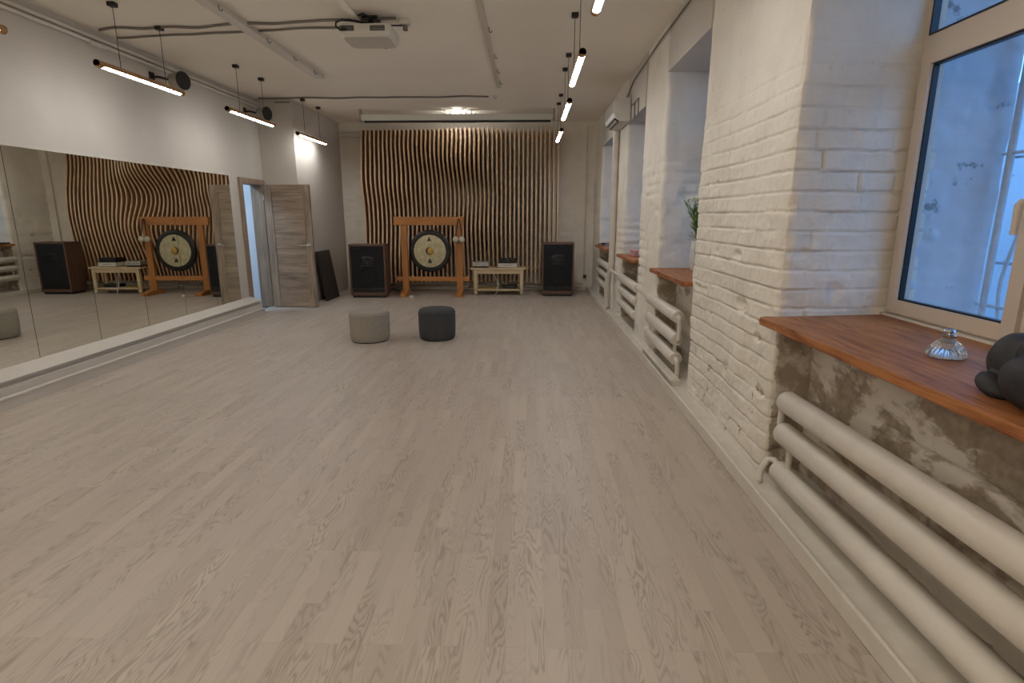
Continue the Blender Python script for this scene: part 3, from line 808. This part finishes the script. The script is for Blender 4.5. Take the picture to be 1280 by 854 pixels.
cbl.tube([(-2.55, 10.45, .12), (-2.45, 10.5, .07), (-2.42, 10.6, .012), (-2.40, 10.8, .012)], .01, 8)
tag(cbl.build('speaker_cable', M['blackcable'], smooth=True), 'dark cable trailing behind the left loudspeaker', 'cable')

# leaning dark board in the alcove
bdm = MB(); rotm = Matrix.Translation((-3.46, 9.87, 0.008)) @ Matrix.Rotation(math.radians(-9), 4, 'Y')
bdm.box(-.045, 0, -.3, .3, .0, .86, rotm)
tag(bdm.build('leaning_board', M['brownboard'], bevel=.004), 'dark brown board leaning on the wall behind the open door', 'board')

# ------------------------------------------------------------------ gong and stand
gs = thing('gong_stand', 'orange wooden gong stand in front of the slat panel', 'gong stand', (-1.74, 10.08, 0))
MB().box(-2.37, -1.13, 10.03, 10.11, 1.285, 1.435).build('top_beam', M['gongwoodx'], gs, bevel=.006)
for x in (-2.2, -1.215):
    MB().box(x-.055, x+.055, 10.04, 10.10, .07, 1.29).build('post', M['gongwood'], gs, bevel=.006)
    f_ = MB(); pf = [(9.76,0),(9.76,.045),(9.84,.07),(10.0,.09),(10.14,.09),(10.22,.07),(10.28,.045),(10.28,0)]
    for j in range(len(pf)):
        p, q = pf[j], pf[(j+1) % len(pf)]
        f_.quad((x-.055, p[0], p[1]), (x+.055, p[0], p[1]), (x+.055, q[0], q[1]), (x-.055, q[0], q[1]))
    f_.quad(*[(x-.055, y, z) for y, z in pf]); f_.quad(*[(x+.055, y, z) for y, z in pf])
    f_.build('foot', M['gongwood'], gs, bevel=.004)
MB().box(-2.37, -1.05, 10.05, 10.09, .262, .345).build('crossbar', M['gongwoodx'], gs, bevel=.005)
gg = thing('gong', 'round bronze gong with wide black rim hanging in the stand', 'gong', (-1.735, 10.0, .84))
RX = Matrix.Rotation(PI/2, 3, 'X')
gc = (-1.735, 10.0, .84)
MB().lathe([(.30,.006),(.325,.010),(.355,.004),(.37,-.012),(.372,-.05),(.362,-.05),(.36,-.02),(.30,-.004)], gc, 64, RX).build('rim', M['blackgloss'], gg, smooth=True)
gd = mat('gong_bronze', (176,168,134), .42, .25); v = coords(gd); nn_ = noise_n(gd, v, 14, 5, .6)
L(gd, ramp(gd, nn_.outputs['Fac'], [(.3, (160,152,122)), (.7, (196,190,156))]), bsdf(gd).inputs['Base Color']); bump(gd, noise_n(gd, v, 60, 3).outputs['Fac'], .3, .003)
MB().lathe([(.302,.004),(.25,.010),(.15,.014),(.0001,.016)], gc, 64, RX).build('disc', gd, gg, smooth=True)
MB().lathe([(.072,.0162),(.066,.021),(.0001,.022)], gc, 40, RX).build('centre_boss', mat('gold_centre', (186,150,74), .4, .4), gg, smooth=True)
cm = MB(); 
for k in range(20):
    a0 = PI*.45+PI*1.1*k/20; a1 = PI*.45+PI*1.1*(k+1)/20
    f0 = math.sin(PI*k/20); f1 = math.sin(PI*(k+1)/20)
    cm.quad(*[(gc[0]+r*math.cos(a), gc[1]-.0235, gc[2]+r*math.sin(a)) for r, a in ((.07,a0),(.07,a1),(.07-.03*f1,a1),(.07-.03*f0,a0))])
cm.build('crescent_mark', M['brownboard'], gg)
for sg, dz in ((1, .205), (-1, -.175)):
    q = MB(); cx, cz = gc[0]-.005, gc[2]+dz
    for (x0, z0, x1, z1) in ((-.03,-.03,.0,.04),(.0,.04,.02,-.01),(-.02,-.005,.03,-.012),(.005,.0,.035,-.035),(-.005,.0,-.01,-.035)):
        q.tube([(cx+x0, gc[1]-.017, cz+z0), (cx+x1, gc[1]-.017, cz+z1)], .006, 6)
    q.build('painted_symbol', M['black'], gg)
for x in (-1.9, -1.57): MB().tube([(x, 10.01, 1.16), (x, 10.02, 1.286)], .004, 6).build('hanging_cord', M['blackcable'], gg)
ml = ['gong mallet with fluffy white head hanging on the right post, left one of two', 'gong mallet with fluffy white head hanging on the right post, right one of two']
for k, x in enumerate((-1.268, -1.160)):
    t = thing('gong_mallet', ml[k], 'mallet', (x, 9.98, .99), 'pair of gong mallets')
    MB().blob((x, 9.975, 1.045), (.052, .046, .054), 18, 12, wob=.12, seed=k).build('mallet_head', M['felt_white'], t, smooth=True)
    MB().tube([(x, 9.985, .99), (x, 9.985, .84)], .012, 8).build('handle', M['gongwood'], t, smooth=True)
    MB().tube([(x, 9.97, 1.09), (-1.215+(x+1.215)*.2, 10.018, 1.40)], .009, 8).build('strap', M['blackcable'], t)
pg = thing('power_plug', 'small white power adapter by the left foot of the gong stand', 'adapter', (-2.09, 9.98, 0))
MB().box(-2.125, -2.055, 9.95, 10.02, 0, .05).build('adapter_body', M['whiteplastic'], pg, bevel=.008)
MB().tube([(-2.1, 10.02, .02), (-2.12, 10.1, .008), (-2.14, 10.16, .008)], .005, 6).build('cord', M['whiteplastic'], pg)

for o_ in C.objects:
    if o_.get('category') in ('gong stand', 'gong', 'mallet') and o_.parent is None:
        k_ = 1.035                                   # set the stand back towards the panel
        z_ = o_.location.z
        o_.location = (o_.location.x*k_, o_.location.y*k_, z_ if z_ < .01 else 1.45+(z_-1.45)*k_)
        o_.scale = (k_, k_, 1.0 if z_ < .01 else k_)

# ------------------------------------------------------------------ low table with hi-fi
tb = thing('low_table', 'low pale wooden table between the gong and right loudspeaker', 'table', (-.54, 10.6, 0))
ya, yb = 10.4, 10.78
MB().box(-1.06, -.04, ya, yb, .475, .505).build('tabletop', M['pale'], tb, bevel=.004)
for x in (-.97, -.115):
    for y in (ya+.03, yb-.05):
        MB().box(x-.03, x+.03, y-.02, y+.02, 0.03, .475).build('leg', M['pale'], tb, bevel=.003)
        MB().lathe([(.018,0),(.02,.01),(.02,.03)], (x, y, 0), 14).build('foot', M['greyplastic'], tb)
MB().box(-.94, -.145, ya+.02, ya+.04, .40, .475).build('apron', M['pale'], tb)
MB().box(-.99, -.10, ya+.01, yb-.03, .085, .11).build('shelf', M['pale'], tb, bevel=.003)
am = thing('amplifier', 'silver fronted amplifier on the left end of the low table', 'amplifier', (-.87, 10.55, .506))
MB().box(-1.02, -.725, 10.455, 10.72, .535, .612).build('casing', M['silver'], am, bevel=.004)
MB().box(-1.0, -.745, 10.47, 10.70, .506, .535).build('base', M['blackgloss'], am)
for x in (-.96, -.9, -.8): MB().lathe([(.012,0),(.011,.012)], (x, 10.455, .573), 14, RX).build('knob', M['greyplastic'], am)
dk = thing('media_player', 'white flat media player on the right end of the low table', 'player', (-.38, 10.58, .506))
MB().box(-.55, -.2, 10.45, 10.74, .512, .588).build('casing', M['whiteplastic'], dk, bevel=.006)
MB().box(-.53, -.22, 10.47, 10.72, .505, .512).build('base', M['blackgloss'], dk)
MB().box(-.45, -.3, 10.447, 10.45, .55, .556).build('disc_slot', M['blackgloss'], dk)
rc = thing('receiver', 'black receiver stacked on the white media player', 'receiver', (-.38, 10.6, .588))
MB().box(-.545, -.215, 10.47, 10.74, .5885, .675).build('casing', M['blackgloss'], rc, bevel=.004)
MB().box(-.5, -.3, 10.467, 10.47, .625, .65).build('display', M['darkmetal'], rc)
pa = MB(); pa.box(-.93, -.6, 10.5, 10.72, .111, .118); tag(pa.build('paper_sheet', M['yellow']), 'yellowish paper on the lower shelf of the low table', 'paper')
bx2 = thing('set_top_box', 'flat dark box on the lower shelf of the low table', 'box', (-.35, 10.6, .111))
MB().box(-.5, -.2, 10.5, 10.7, .1105, .17).build('casing', M['darkmetal'], bx2, bevel=.004)
MB().box(-.45, -.38, 10.497, 10.5, .13, .15).build('display', M['blackgloss'], bx2)
wc = MB(); wc.tube([(-.66, 10.39, .5), (-.64, 10.385, .44), (-.6, 10.39, .34), (-.56, 10.44, .2), (-.58, 10.40, .12)], .006, 6)
wc.tube([(-.56, 10.40, .3), (-.54, 10.41, .2), (-.56, 10.395, .1), (-.6, 10.3, .006), (-.66, 10.2, .006)], .005, 6)
tag(wc.build('loose_cable', M['whiteplastic'], smooth=True), 'thin white cable hanging down the front of the low table', 'cable')

# ------------------------------------------------------------------ poufs
def pouf(label, x, y, r, h, m_):
    t = thing('pouf', label, 'pouf', (x, y, 0), 'round felt poufs')
    p = MB(); pr = [(r*.5, .012), (r*.93, .012), (r*.965, .03), (r*.99, .1), (r*1.0, h*.55), (r*1.0, h*.8), (r*.985, h*.88), (r*.94, h*.945), (r*.85, h*.98), (r*.6, h*1.0), (r*.2, h*1.01), (.001, h*1.01)]
    p.lathe(pr, (x, y, 0), 56); p.build('cover', m_, t, smooth=True)
    sm = MB(); n = 56; zz = h*.865
    sm.tube([(x+(r*.992)*math.cos(2*PI*k/n), y+(r*.992)*math.sin(2*PI*k/n), zz) for k in range(n+1)], .005, 6, cap=False); sm.build('seam', m_, t, smooth=True)
    MB().lathe([(r*.9, 0), (r*.92, .014)], (x, y, 0), 40).build('base', M['blackgloss'], t)
    return t
pouf('light grey round felt pouf, the left one on the open floor', -1.875, 6.5, .235, .365, M['pouf_l'])
pouf('charcoal round felt pouf, the right one on the open floor', -1.09, 6.63, .222, .375, M['pouf_d'])

# ------------------------------------------------------------------ pendant lamps
def pendant(label, x, y0, y1, z):
    t = thing('pendant_lamp', label, 'lamp', (x, (y0+y1)/2, z), 'linear pendant lamps')
    r = .028; n = 20
    H = MB(); D = MB()
    # wooden half-round top, diffuser half-round below
    for mb, a0, a1, ya_, yb_ in ((H, -.19*PI, 1.19*PI, y0+.0, y1-.0), (D, 1.19*PI, 1.81*PI, y0+.055, y1-.055)):
        k0 = len(mb.v); m_ = 12
        for y in (ya_, yb_):
            for k in range(m_+1):
                a_ = a0+(a1-a0)*k/m_; mb.v.append((x+r*math.cos(a_), y, z+r*math.sin(a_)))
        for k in range(m_): mb.face([k0+k, k0+k+1, k0+m_+2+k, k0+m_+1+k])
        mb.face([k0+k for k in range(m_+1)]); mb.face([k0+m_+1+k for k in range(m_+1)])
        mb.face([k0, k0+m_, k0+2*m_+1, k0+m_+1])
    H.build('housing', M['tubewood'], t, smooth=True); D.build('diffuser', M['led'], t, smooth=True)
    for (a_, b_) in ((y0, y0+.055), (y1-.055, y1)):
        e = MB(); e.tube([(x, a_, z), (x, b_, z)], r+.001, 18); e.build('end_cap', M['tubewood'], t, smooth=True)
    for y in (y0+.25*(y1-y0), y0+.78*(y1-y0)):
        MB().tube([(x, y, z+r), (x, y, ZC-.02)], .0028, 6).build('suspension_wire', M['blackcable'], t)
        c = MB(); c.box(x-.03, x+.03, y-.03, y+.03, ZC-.035, ZC-.001); c.build('canopy', M['darkmetal'], t, bevel=.004)
    return t
LX = [-3.5, -3.48, -3.46, -3.5, -3.5, -3.5]
lw = [(4.82, 5.98, 'front pendant lamp of the left row, nearest the camera in view'), (6.8, 8.02, 'middle pendant lamp of the left row'), (8.77, 10.0, 'farthest pendant lamp of the left row, by the back wall'),
      (2.84, 4.0, 'left pendant lamp whose tip just enters the photo edge')]
for (a_, b_, lab), x in zip(lw, LX): pendant(lab, x, a_, b_, 2.66)
rw = [(4.62, 5.72, 'nearest whole pendant lamp of the right row by the brick wall'), (6.45, 7.62, 'middle pendant lamp of the right row by the brick wall'), (8.55, 9.75, 'farthest pendant lamp of the right row, by the slat panel edge'),
      (2.7, 3.76, 'right pendant lamp cut off by the top photo edge')]
for (a_, b_, lab), x in zip(rw, [.405, .44, .475, .40, .4, .4]): pendant(lab, x, a_, b_, 2.66)

# ------------------------------------------------------------------ ceiling services
def tray(name, label, cat, x0, x1, y0, y1, h, m_):
    t = thing(name, label, cat, ((x0+x1)/2, y1, ZC))
    xc = (x0+x1)/2; wd = abs(x1-x0)/2
    c = MB(); c.box(xc-wd, xc+wd, y0, y1, ZC-h, ZC-.001); c.build('channel', m_, t, bevel=.003)
    for y in (y1-.35, y1-.95, y1-1.6, y1-2.5): k = MB(); k.tube([(xc+wd+.01, y, ZC-h+.02), (xc+wd+.012, y, ZC-h-.02), (xc+wd+.03, y, ZC-h-.03), (xc+wd+.04, y, ZC-h-.012)], .005, 6); k.build('hook', M['cable'], t)
    return t
tray('curtain_track', 'white ceiling track ending left of the projector', 'track', -2.71, -2.60, -1, 7.6, .05, M['ceiltrack'])
tray('ceiling_track', 'slim white ceiling track right of the projector', 'track', -.44, -.39, -1, 8.3, .03, M['ceiltrack'])
tp = MB(); tp.tube([(-1.54, -1, ZC-.03), (-1.55, 5.62, ZC-.03)], .028, 14)
tag(tp.build('ceiling_pipe', M['ceiling'], smooth=True), 'white round pipe on the ceiling leading to the projector', 'pipe')
cd = thing('wall_conduit', 'pair of white conduits along the top of the left wall', 'conduit', (-4.18, 4, 3.1))
for z, x in ((3.13, -4.165), (3.085, -4.175)):
    MB().tube([(x, YF+.1, z-.025), (x, 5, z-.012), (x, 9.08, z)], .018, 10).build('conduit_tube', M['white_trim'], cd, smooth=True)
MB().box(-4.2, -4.14, 5.68, 5.86, 3.04, 3.075).build('junction_box', M['whiteplastic'], cd, bevel=.004)
def wavy(x0, x1, y0, y1, z, amp, seed, n=60):
    return [(x0+(x1-x0)*k/n, y0+(y1-y0)*k/n+amp*noise.noise(Vector((k*.12+seed, 0, 0))), z) for k in range(n+1)]
c1 = MB(); c1.tube(wavy(-4.12, -1.2, 5.78, 5.52, ZC-.012, .09, 1), .012, 8); tag(c1.build('ceiling_cable', M['cable'], smooth=True), 'nearer wavy grey cable crossing the ceiling to the projector', 'cable')
c2 = MB(); c2.tube(wavy(-4.12, -1.55, 6.02, 5.72, ZC-.012, .05, 5), .010, 8); tag(c2.build('ceiling_cable', M['cable'], smooth=True), 'straighter grey cable just beyond the wavy ceiling cable', 'cable')
c3 = MB(); c3.tube(wavy(-4.1, -.6, 8.98, 8.93, ZC-.012, .08, 9), .012, 8); tag(c3.build('ceiling_cable', M['cable'], smooth=True), 'wavy grey cable crossing the ceiling near the screen housing', 'cable')
c4 = MB(); c4.tube([(-3.9, 9.07, 3.15), (-3.66, 9.07, 3.15)], .01, 8); tag(c4.build('wall_cable', M['cable'], smooth=True), 'short cable on the wall above the open door', 'cable')
sd = thing('junction_box', 'small round white junction box at the end of the far ceiling cable', 'junction box', (-.5, 8.93, ZC))
MB().lathe([(.035,.004),(.035,-.03),(.02,-.04),(.001,-.04)], (-.5, 8.93, ZC), 20).build('box_body', M['whiteplastic'], sd, smooth=True)
MB().lathe([(.012,-.039),(.012,-.046)], (-.5, 8.93, ZC), 12).build('box_cap', M['greyplastic'], sd)

# projector
pj = thing('projector', 'white projector hanging from the ceiling on a short mount', 'projector', (-1.4, 5.5, ZC))
PX, PY = -1.43, 5.55
def rr_box(mb, x0, x1, y0, y1, z0, z1, r=.06, taper=.0):
    pts = []
    for (cx, cy, a0) in ((x1-r, y1-r, 0), (x0+r, y1-r, PI/2), (x0+r, y0+r, PI), (x1-r, y0+r, 1.5*PI)):
        for k in range(6): pts.append((cx+r*math.cos(a0+k*PI/10), cy+r*math.sin(a0+k*PI/10)))
    mx, my = (x0+x1)/2, (y0+y1)/2
    rings = [(z0, 1-taper*2), (z0+.012, 1-taper), (z0+.03, 1), (z1-.012, 1), (z1, .97)]
    n0 = len(mb.v); n = len(pts)
    for z, s in rings: mb.v += [(mx+(p[0]-mx)*s, my+(p[1]-my)*s, z) for p in pts]
    for i in range(len(rings)-1):
        for k in range(n): mb.face([n0+i*n+k, n0+i*n+(k+1) % n, n0+(i+1)*n+(k+1) % n, n0+(i+1)*n+k])
    mb.face([n0+k for k in range(n)]); mb.face([n0+(len(rings)-1)*n+k for k in range(n)])
pbm = MB(); rr_box(pbm, PX-.24, PX+.22, 5.33, 5.72, 2.985, 3.09, .07, .05); pbm.build('casing', M['whiteplastic'], pj, smooth=True)
for (a_, b_) in ((PX-.22, PX-.10), (PX+.04, PX+.17)):
    vv = MB()
    for k in range(5): vv.box(a_, b_, 5.325, 5.335, 3.03+k*.009, 3.035+k*.009)
    vv.build('vent', M['darkmetal'], pj)
MB().lathe([(.045,0),(.05,.02),(.04,.025),(.001,.02)], (PX+.08, 5.715, 3.04), 24, Matrix.Rotation(-PI/2, 3, 'X')).build('lens', M['blackgloss'], pj, smooth=True)
mt = MB(); mt.box(PX-.09, PX+.09, 5.5, 5.6, 3.088, 3.1); mt.tube([(PX, 5.55, 3.09), (PX, 5.55, ZC)], .022, 12); mt.box(PX-.07, PX+.07, 5.48, 5.62, ZC-.02, ZC-.001)
mt.build('mount', M['blackgloss'], pj, smooth=True)
ca = MB(); ca.tube([(PX-.02, 5.5, 3.14), (PX-.12, 5.4, 3.13), (PX-.2, 5.33, 3.12), (PX-.245, 5.30, 3.09), (PX-.25, 5.30, 3.06), (PX-.22, 5.315, 3.035), (PX-.16, 5.325, 3.04)], .009, 8)
ca.tube([(PX, 5.45, 3.12), (PX+.04, 5.38, 3.15), (PX-.02, 5.35, 3.17), (PX-.08, 5.42, 3.18)], .009, 8)
ca.tube([(PX, 5.45, 3.11), (PX+.1, 5.42, 3.10), (PX+.2, 5.5, 3.12), (PX+.27, 5.6, 3.15)], .007, 8)
ca.build('cable_loop', M['blackcable'], pj, smooth=True)
so = thing('ceiling_socket', 'white ceiling socket with grey plug right of the projector', 'socket', (-1.13, 5.6, ZC))
MB().box(-1.18, -1.09, 5.56, 5.65, ZC-.045, ZC-.001).build('socket_body', M['whiteplastic'], so, bevel=.006)
MB().tube([(-1.135, 5.61, ZC-.045), (-1.135, 5.61, ZC-.09)], .022, 12).build('plug', M['cable'], so, smooth=True)

# small wall loudspeakers on the left wall
def wallspk(label, y):
    t = thing('wall_loudspeaker', label, 'loudspeaker', (-4.05, y, 2.97), 'small wall loudspeakers on the left wall')
    RXm = Matrix.Rotation(-PI/2, 3, 'X').to_3x3() @ Matrix.Rotation(0, 3, 'X')
    RYm = Matrix.Rotation(math.radians(76), 3, 'Z') @ Matrix.Rotation(PI/2, 3, 'X')
    c = Vector((-3.93, y, 2.95))
    MB().lathe([(.05,-.16),(.085,-.13),(.095,-.06),(.098,.0)], c, 28, RYm).build('casing', M['greyplastic'], t, smooth=True)
    MB().lathe([(.098,-.001),(.10,.012),(.09,.022),(.001,.026)], c, 28, RYm).build('grille', M['blackgloss'], t, smooth=True)
    MB().tube([(-4.19, y-.14, 2.96), (-4.12, y-.14, 2.96), (-4.06, y-.07, 2.95)], .014, 10).build('bracket', M['darkmetal'], t, smooth=True)
    MB().box(-4.2, -4.185, y-.18, y-.10, 2.91, 3.01).build('wall_plate', M['darkmetal'], t, bevel=.003)
    return t
wallspk('small round wall loudspeaker behind the front left pendant lamp', 6.75)
wallspk('small round wall loudspeaker behind the middle left pendant lamp', 8.85)

# ------------------------------------------------------------------ lights
W = bpy.data.worlds.new('dusk'); sc.world = W; W.use_nodes = True
bg = W.node_tree.nodes['Background']
sky = W.node_tree.nodes.new('ShaderNodeTexSky'); sky.sky_type = 'NISHITA'; sky.sun_disc = False; sky.sun_elevation = math.radians(4); sky.sun_rotation = math.radians(200)
bg.inputs['Color'].default_value = (.21,.50,1.0,1); bg.inputs['Strength'].default_value = 1.2
al = bpy.data.lights.new('next_room_fill', 'AREA'); al.energy = 26; al.size = .8; al.color = (.55,.75,1)  # unseen cool light added to stand in for daylight next door
ao = bpy.data.objects.new('next_room_fill', al); C.objects.link(ao); ao.location = (-5.4, 7.8, 2.75)

for nm, loc, e in (('rear_fill_light', (-2.2,-1.2,2.3), 28), ('rear_fill_light', (-.8,-1.2,2.3), 28)):  # unseen upward fill behind the camera, added to brighten ceiling and near room
    al = bpy.data.lights.new(nm, 'AREA'); al.energy = e; al.size = 1.0; al.color = (1,.97,.95)
    ao = bpy.data.objects.new(nm, al); C.objects.link(ao); ao.location = loc; ao.rotation_euler = (PI,0,0)

# ------------------------------------------------------------------ camera
H = 1.45; F = 700.0
th = math.atan(157/F); yaw = math.atan(20*math.cos(th)/F)
cam = bpy.data.cameras.new('camera'); co = bpy.data.objects.new('camera', cam); C.objects.link(co)
cam.sensor_width = 36; cam.lens = 36*F/1280; cam.clip_start = .05
co.location = (0, 0, H); co.rotation_euler = (PI/2-th, 0, yaw)
sc.camera = co
vs_ = sc.view_settings; vs_.view_transform = 'Standard'; vs_.look = 'None'; vs_.gamma = 1; vs_.use_curve_mapping = False; vs_.exposure = 1.28
sc.cycles.max_bounces = 12; sc.cycles.diffuse_bounces = 8; sc.cycles.glossy_bounces = 5; sc.cycles.transparent_max_bounces = 12
